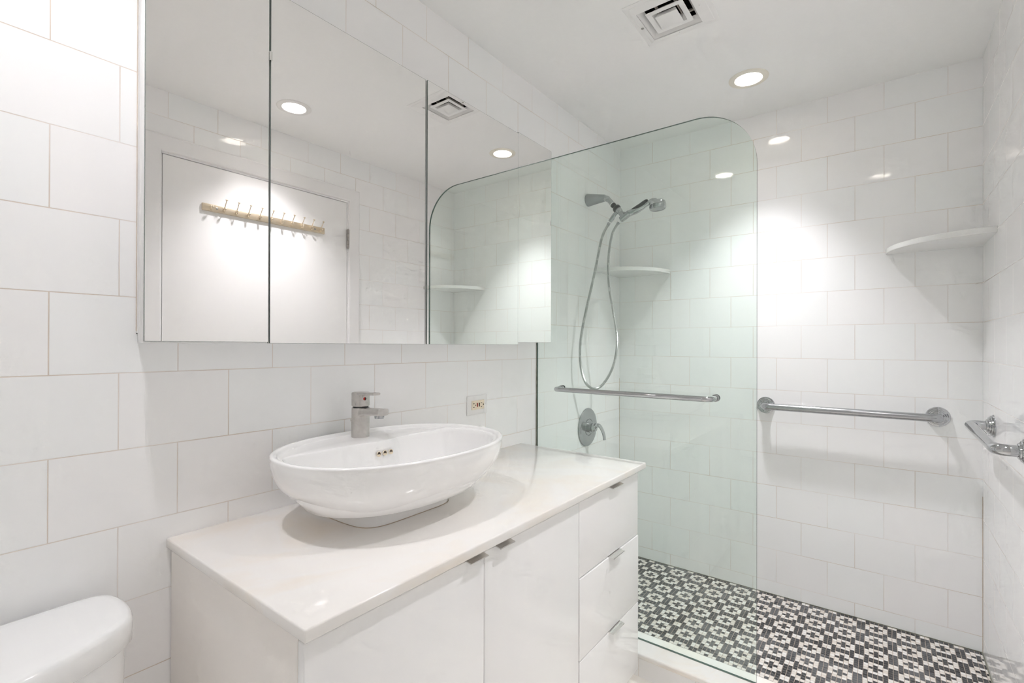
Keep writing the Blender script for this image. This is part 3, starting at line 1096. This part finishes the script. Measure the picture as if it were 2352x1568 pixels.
# towel bar through-bolted to the glass
tb = thing('towel_bar', 'polished chrome towel bar with curved ends fixed on the green glass', 'towel bar', (GX, -0.44, 1.027))
bx0 = GX - 0.064
bm = bmesh.new()
path = bend_path([(GX - 0.0052, -0.1300, 1.0265), (bx0, -0.1300, 1.0265), (bx0, -0.7560, 1.0265), (GX - 0.0052, -0.7560, 1.0265)], 0.030, 10)
tube(bm, path, 0.0098, 24)
new_obj('bar', bm, M['chrome'], tb)
for yy in (-0.1300, -0.7560):
    bm = bmesh.new()
    lathe(bm, (GX - 0.0047, yy, 1.0265), (-1, 0, 0), [(0.0130, 0), (0.0130, 0.003), (0.0115, 0.005), (0.0100, 0.005)], 28)
    lathe(bm, (GX + 0.0047, yy, 1.0265), (1, 0, 0), [(0.0130, 0), (0.0130, 0.004), (0.010, 0.007), (0, 0.007)], 28)
    new_obj('washer', bm, M['chrome'], tb)

# ------------------------------------------------------------------ grab bars
def flange(parent, base, d):
    bm = bmesh.new()
    lathe(bm, base, d, [(0.0395, 0), (0.0400, 0.002), (0.0385, 0.005), (0.0350, 0.006), (0.0345, 0.009), (0.0330, 0.011), (0.0295, 0.0115), (0.0290, 0.0145), (0.0270, 0.0165), (0.0235, 0.017), (0.0225, 0.020), (0.0205, 0.022), (0.0160, 0.0225)], 56)
    return new_obj('flange', bm, M['chrome'], parent, smooth=25)


gb = thing('grab_bar', 'chrome grab bar with ribbed round flanges on the back wall of shower', 'grab bar', (XB, -1.085, 0.922))
bm = bmesh.new()
tube(bm, bend_path([(XB, -0.7690, 0.9215), (XB - 0.062, -0.7690, 0.9215), (XB - 0.062, -1.4000, 0.9215), (XB, -1.4000, 0.9215)], 0.028, 10), 0.0158, 28)
new_obj('bar', bm, M['chrome_soft'], gb)
flange(gb, (XB, -0.7690, 0.9215), (-1, 0, 0))
flange(gb, (XB, -1.4000, 0.9215), (-1, 0, 0))

gb = thing('grab_bar', 'chrome grab bar on the glossy right wall, cut by the picture edge', 'grab bar', (2.13, -WR, 0.925))
bm = bmesh.new()
tube(bm, bend_path([(2.390, -WR, 0.928), (2.440, -WR + 0.064, 0.928), (1.880, -WR + 0.064, 0.926), (1.880, -WR, 0.926)][0:1] + [(2.390, -WR + 0.064, 0.928), (1.880, -WR + 0.064, 0.924), (1.880, -WR, 0.924)], 0.030, 10), 0.0160, 28)
new_obj('bar', bm, M['chrome'], gb)
flange(gb, (2.390, -WR, 0.928), (0, 1, 0))
flange(gb, (1.880, -WR, 0.924), (0, 1, 0))

# ------------------------------------------------------------------ corner shelves
def corner_shelf(y, sgn, zt, zb, r, label):
    bm = bmesh.new()
    n = 28
    rings = []
    for z, k in ((zb, -0.0008), (zb + 0.0012, 0), (zt - 0.002, 0), (zt, -0.002)):
        ring = [Vector((XB - 0.0002, y, z))]
        for i in range(n + 1):
            a = PI / 2 * i / n
            ring.append(Vector((XB - 0.0002 - (r + k) * math.sin(a), y + sgn * (r + k) * math.cos(a), z)))
        rings.append(ring)
    loft(bm, rings)
    o = new_obj('corner_shelf', bm, M['shelf'], None, smooth=30)
    o['label'] = label
    o['category'] = 'shelf'
    return o


corner_shelf(-WR + 0.0002, 1, 1.6229, 1.6024, 0.302, 'white quarter-round corner shelf high in the right corner, outside the glass')
corner_shelf(-0.0002, -1, 1.6225, 1.6030, 0.300, 'white quarter-round corner shelf behind the green glass, beside the shower hose')

# ------------------------------------------------------------------ shower arm, hand shower, hose
HX = 2.2400
arm = thing('shower_fitting', 'chrome shower arm with conical wall sleeve and dark swivel joint', 'shower fitting', (HX, 0, 1.962))
bm = bmesh.new()
lathe(bm, (HX, -0.0003, 1.9640), Vector((0, -1, -0.06)), [(0.0310, 0), (0.0325, 0.002), (0.0320, 0.008), (0.0255, 0.045), (0.0195, 0.085), (0.0175, 0.098), (0.0150, 0.099)], 44)
new_obj('wall_sleeve', bm, M['sleeve'], arm)
bm = bmesh.new()
tube(bm, catmull([(HX, -0.080, 1.9590), (HX, -0.100, 1.9560), (HX, -0.116, 1.9480), (HX, -0.129, 1.9340), (HX, -0.139, 1.9195)], 6), [0.0165] * 6 + [0.0150] * 6 + [0.0125] * 13, 28)
new_obj('pipe', bm, M['chrome_soft'], arm)
bm = bmesh.new()
dd = Vector((0, -0.68, -0.73)).normalized()
p0 = Vector((HX, -0.1400, 1.9185))
lathe(bm, p0 - dd * 0.003, dd, [(0.0125, 0), (0.0140, 0.001), (0.0140, 0.004), (0.012, 0.0045)], 28)
new_obj('thread_seal_tape', bm, M['plate'], arm)
bm = bmesh.new()
lathe(bm, p0 + dd * 0.0015, dd, [(0.0118, 0), (0.0135, 0.001), (0.0135, 0.011), (0.0100, 0.016), (0.0105, 0.019), (0.0180, 0.024), (0.0205, 0.028), (0.0205, 0.038), (0.0190, 0.041), (0.014, 0.042)], 32)
new_obj('swivel_nut', bm, M['dark_plastic'], arm)
p1 = p0 + dd * 0.042
bm = bmesh.new()
lathe(bm, p1, dd, [(0.0150, -0.001), (0.0165, 0.004), (0.0160, 0.014), (0.0135, 0.022), (0.009, 0.026), (0, 0.027)], 28)
tube(bm, [p1 + dd * 0.010, Vector((HX, -0.1960, 1.8550)), Vector((HX, -0.2060, 1.8560))], [0.011, 0.015, 0.016], 20)
# outlet that points down to the hose
tube(bm, [p1 + dd * 0.008, Vector((HX, -0.152, 1.8640)), Vector((HX - 0.001, -0.140, 1.8480)), Vector((HX - 0.002, -0.127, 1.8330))], [0.008, 0.0105, 0.0112, 0.0095], 24)
new_obj('bracket', bm, M['chrome_soft'], arm)
# clip that carries the hand shower
bm = bmesh.new()
h0, h1 = Vector((HX, -0.1850, 1.8340)), Vector((HX, -0.2320, 1.8615))
tube(bm, [h0, h0.lerp(h1, 0.5), h1], [0.0145, 0.0165, 0.0160], 28)
new_obj('cradle', bm, M['chrome_soft'], arm)

hs = thing('hand_shower', 'chrome hand shower with dark rubber grip resting in the bracket', 'hand shower', (HX, -0.30, 1.87))
bm = bmesh.new()
wand = catmull([(HX, -0.2330, 1.8600), (HX, -0.2600, 1.8660), (HX, -0.2900, 1.8760), (HX, -0.3180, 1.8880), (HX, -0.3400, 1.8975)], 6)
n = len(wand)
rad = [0.0150 + 0.0015 * math.sin(PI * min(1, i / (n - 1) * 2)) - 0.004 * max(0, (i / (n - 1) - 0.5) * 2) for i in range(n)]
tube(bm, wand, rad, 28)
new_obj('handle', bm, M['chrome'], hs)
bm = bmesh.new()
gr_ = catmull([(HX - 0.006, -0.2480, 1.8700), (HX - 0.006, -0.2700, 1.8765), (HX - 0.006, -0.2960, 1.8870), (HX - 0.005, -0.3140, 1.8980), (HX - 0.004, -0.3270, 1.9030)], 6)
n = len(gr_)
tube(bm, gr_, [0.0125 * (0.35 + 0.65 * math.sin(PI * (0.08 + 0.84 * i / (n - 1))) ** 0.6) for i in range(n)], 20)
new_obj('grip', bm, M['dark_plastic'], hs)
bm = bmesh.new()
hc = Vector((HX, -0.3700, 1.8960))
hd = Vector((0, -0.10, -1)).normalized()
lathe(bm, hc, hd, [(0, -0.004), (0.016, -0.003), (0.030, 0.001), (0.0375, 0.008), (0.0390, 0.014), (0.0390, 0.0215), (0.0382, 0.0222)], 48)
tube(bm, [(HX, -0.3330, 1.8950), (HX, -0.3460, 1.8985), (HX, -0.3620, 1.8940)], [0.0115, 0.014, 0.016], 20)
new_obj('head', bm, M['chrome'], hs)
bm = bmesh.new()
lathe(bm, hc, hd, [(0.0378, 0.0222), (0.0390, 0.0232), (0.0385, 0.036), (0.0345, 0.0415), (0.033, 0.0400), (0, 0.0395)], 48)
box(bm, HX - 0.040, HX - 0.028, -0.352, -0.346, 1.8540, 1.8720, bev=0.0015)
new_obj('spray_face', bm, M['chrome_soft'], hs)

hose_pts = [(2.2382, -0.127, 1.832), (2.2007, -0.102, 1.7485), (2.1666, -0.08, 1.5726), (2.1224, -0.06, 1.398), (2.0921, -0.045, 1.2481), (2.0908, -0.042, 1.1278), (2.1202, -0.05, 1.0346), (2.1635, -0.075, 0.9937), (2.2139, -0.105, 1.0173), (2.2661, -0.135, 1.1108), (2.2757, -0.15, 1.2354), (2.2376, -0.148, 1.3725), (2.2151, -0.135, 1.5015), (2.2167, -0.13, 1.6321), (2.2257, -0.145, 1.7618), (2.2399, -0.181, 1.8314)]
dense = catmull(hose_pts, 60)
# resample evenly
STEP = 0.0011
out = [dense[0]]
acc = 0.0
for a, b in zip(dense, dense[1:]):
    L = (b - a).length
    t = STEP - acc
    while t <= L:
        out.append(a.lerp(b, t / L))
        t += STEP
    acc = L - (t - STEP)
out = out[8:-10]
hose_r = [0.0070 if (i % 4) in (0, 1) else 0.0060 for i in range(len(out))]
bm = bmesh.new()
tube(bm, out, hose_r, 12)
bm.verts.index_update()
for f in bm.faces:
    if len(f.verts) == 4:
        k = min(v.index // 12 for v in f.verts)
        f.material_index = 1 if k % 4 == 2 else 0
ho = new_obj('shower_hose', bm, None, None, smooth=15, mats=[M['hose'], M['groove']])
ho['label'] = 'ribbed chrome shower hose hanging in a long loop behind the glass'
ho['category'] = 'hose'
for a, b in ((out[0], out[10]), (out[-1], out[-11])):
    bm = bmesh.new()
    tube(bm, [a, b], [0.0088, 0.0078], 20)
    new_obj('hose_nut', bm, M['chrome_soft'], ho)

# ------------------------------------------------------------------ shower valve
va = thing('shower_valve', 'chrome shower mixer with large round plate and curved lever', 'shower valve', (2.24, 0, 0.786))
bm = bmesh.new()
lathe(bm, (2.240, 0, 0.7860), (0, -1, 0), [(0.0960, 0), (0.0985, 0.002), (0.0970, 0.005), (0.088, 0.0085), (0.070, 0.0095), (0.044, 0.0100), (0.043, 0.0075), (0.041, 0.0075), (0.040, 0.0105), (0, 0.011)], 72)
new_obj('plate', bm, M['chrome_soft'], va, smooth=25)
bm = bmesh.new()
lathe(bm, (2.240, -0.010, 0.7860), (0, -1, 0), [(0.0270, 0), (0.0265, 0.014), (0.0225, 0.015), (0.0225, 0.020), (0.0235, 0.022), (0.0225, 0.034), (0.017, 0.041), (0, 0.043)], 40)
new_obj('hub', bm, M['chrome'], va)
bm = bmesh.new()
lp = catmull([(2.240, -0.040, 0.7900), (2.240, -0.058, 0.8000), (2.240, -0.074, 0.7960), (2.240, -0.088, 0.7750), (2.240, -0.097, 0.7500), (2.240, -0.099, 0.7300)], 6)
n = len(lp)
tube(bm, lp, [0.0170 - 0.0050 * (i / (n - 1)) for i in range(n)], 24, squash=[(1 if i < 8 else 1.0, 1 - 0.62 * min(1, i / 14)) for i in range(n)])
new_obj('lever', bm, M['chrome'], va)

# ------------------------------------------------------------------ toilet
tl = thing('toilet', 'white ceramic toilet with bowed tank lid against the tiled wall', 'toilet', (0.03, -0.2, ZF))
TCX = 0.030
right = [(0.0, -0.020), (0.150, -0.020), (0.215, -0.021), (0.240, -0.030), (0.2515, -0.052), (0.2560, -0.085), (0.2560, -0.115), (0.2520, -0.142), (0.2430, -0.168), (0.2200, -0.192), (0.1850, -0.213), (0.1400, -0.233), (0.0900, -0.248), (0.0450, -0.257), (0.0, -0.260)]
rp = catmull([(x, y, 0) for x, y in right], 4)


def plan(scale_off, z, cut=0):
    pts = []
    for p in rp[:-1]:
        pts.append((p.x, p.y))
    full = pts + [(0.0, -0.260)] + [(-x, y) for x, y in reversed(pts[1:])]
    cy_ = -0.13
    out = []
    for x, y in full:
        d = Vector((x, (y - cy_)))
        L = d.length
        d = d * ((L + scale_off) / L)
        out.append(Vector((TCX + d.x, min(-0.008, cy_ + d.y), z)))
    return out


bm = bmesh.new()
loft(bm, [plan(-0.030, 0.395), plan(-0.024, 0.41), plan(-0.014, 0.50), plan(-0.010, 0.685)], True, True)
new_obj('tank', bm, M['toilet'], tl, smooth=50)
bm = bmesh.new()
loft(bm, [plan(-0.012, 0.684), plan(-0.004, 0.6845), plan(0.0, 0.688), plan(0.001, 0.706), plan(0.0, 0.721), plan(-0.003, 0.7275), plan(-0.008, 0.7305), plan(-0.018, 0.7315), plan(-0.05, 0.7325)], True, True)
new_obj('tank_lid', bm, M['toilet'], tl, smooth=50)


def oval(a, b, cy_, z, n=48, egg=0.12):
    out = []
    for k in range(n):
        an = 2 * PI * k / n
        out.append(Vector((TCX + a * math.cos(an) * (1 - egg * math.sin(an) * -1 * 0.5), cy_ + b * math.sin(an), z)))
    return out


bm = bmesh.new()
loft(bm, [oval(0.115, 0.21, -0.37, ZF), oval(0.110, 0.205, -0.37, 0.04), oval(0.100, 0.19, -0.36, 0.14), oval(0.125, 0.20, -0.38, 0.24), oval(0.170, 0.235, -0.43, 0.34), oval(0.185, 0.25, -0.45, 0.385), oval(0.185, 0.25, -0.45, 0.396)], True, True)
box(bm, TCX - 0.16, TCX + 0.16, -0.26, -0.03, 0.30, 0.395, bev=0.02, seg=3)
new_obj('bowl', bm, M['toilet'], tl, smooth=50)
bm = bmesh.new()
loft(bm, [oval(0.180, 0.245, -0.455, 0.397), oval(0.188, 0.252, -0.455, 0.402), oval(0.188, 0.252, -0.455, 0.412), oval(0.180, 0.245, -0.455, 0.417)], True, True)
new_obj('seat', bm, M['toilet'], tl, smooth=50)
bm = bmesh.new()
loft(bm, [oval(0.178, 0.243, -0.455, 0.418), oval(0.186, 0.250, -0.455, 0.422), oval(0.184, 0.248, -0.455, 0.432), oval(0.165, 0.23, -0.455, 0.439), oval(0.06, 0.09, -0.455, 0.442)], True, True)
new_obj('seat_lid', bm, M['toilet'], tl, smooth=50)
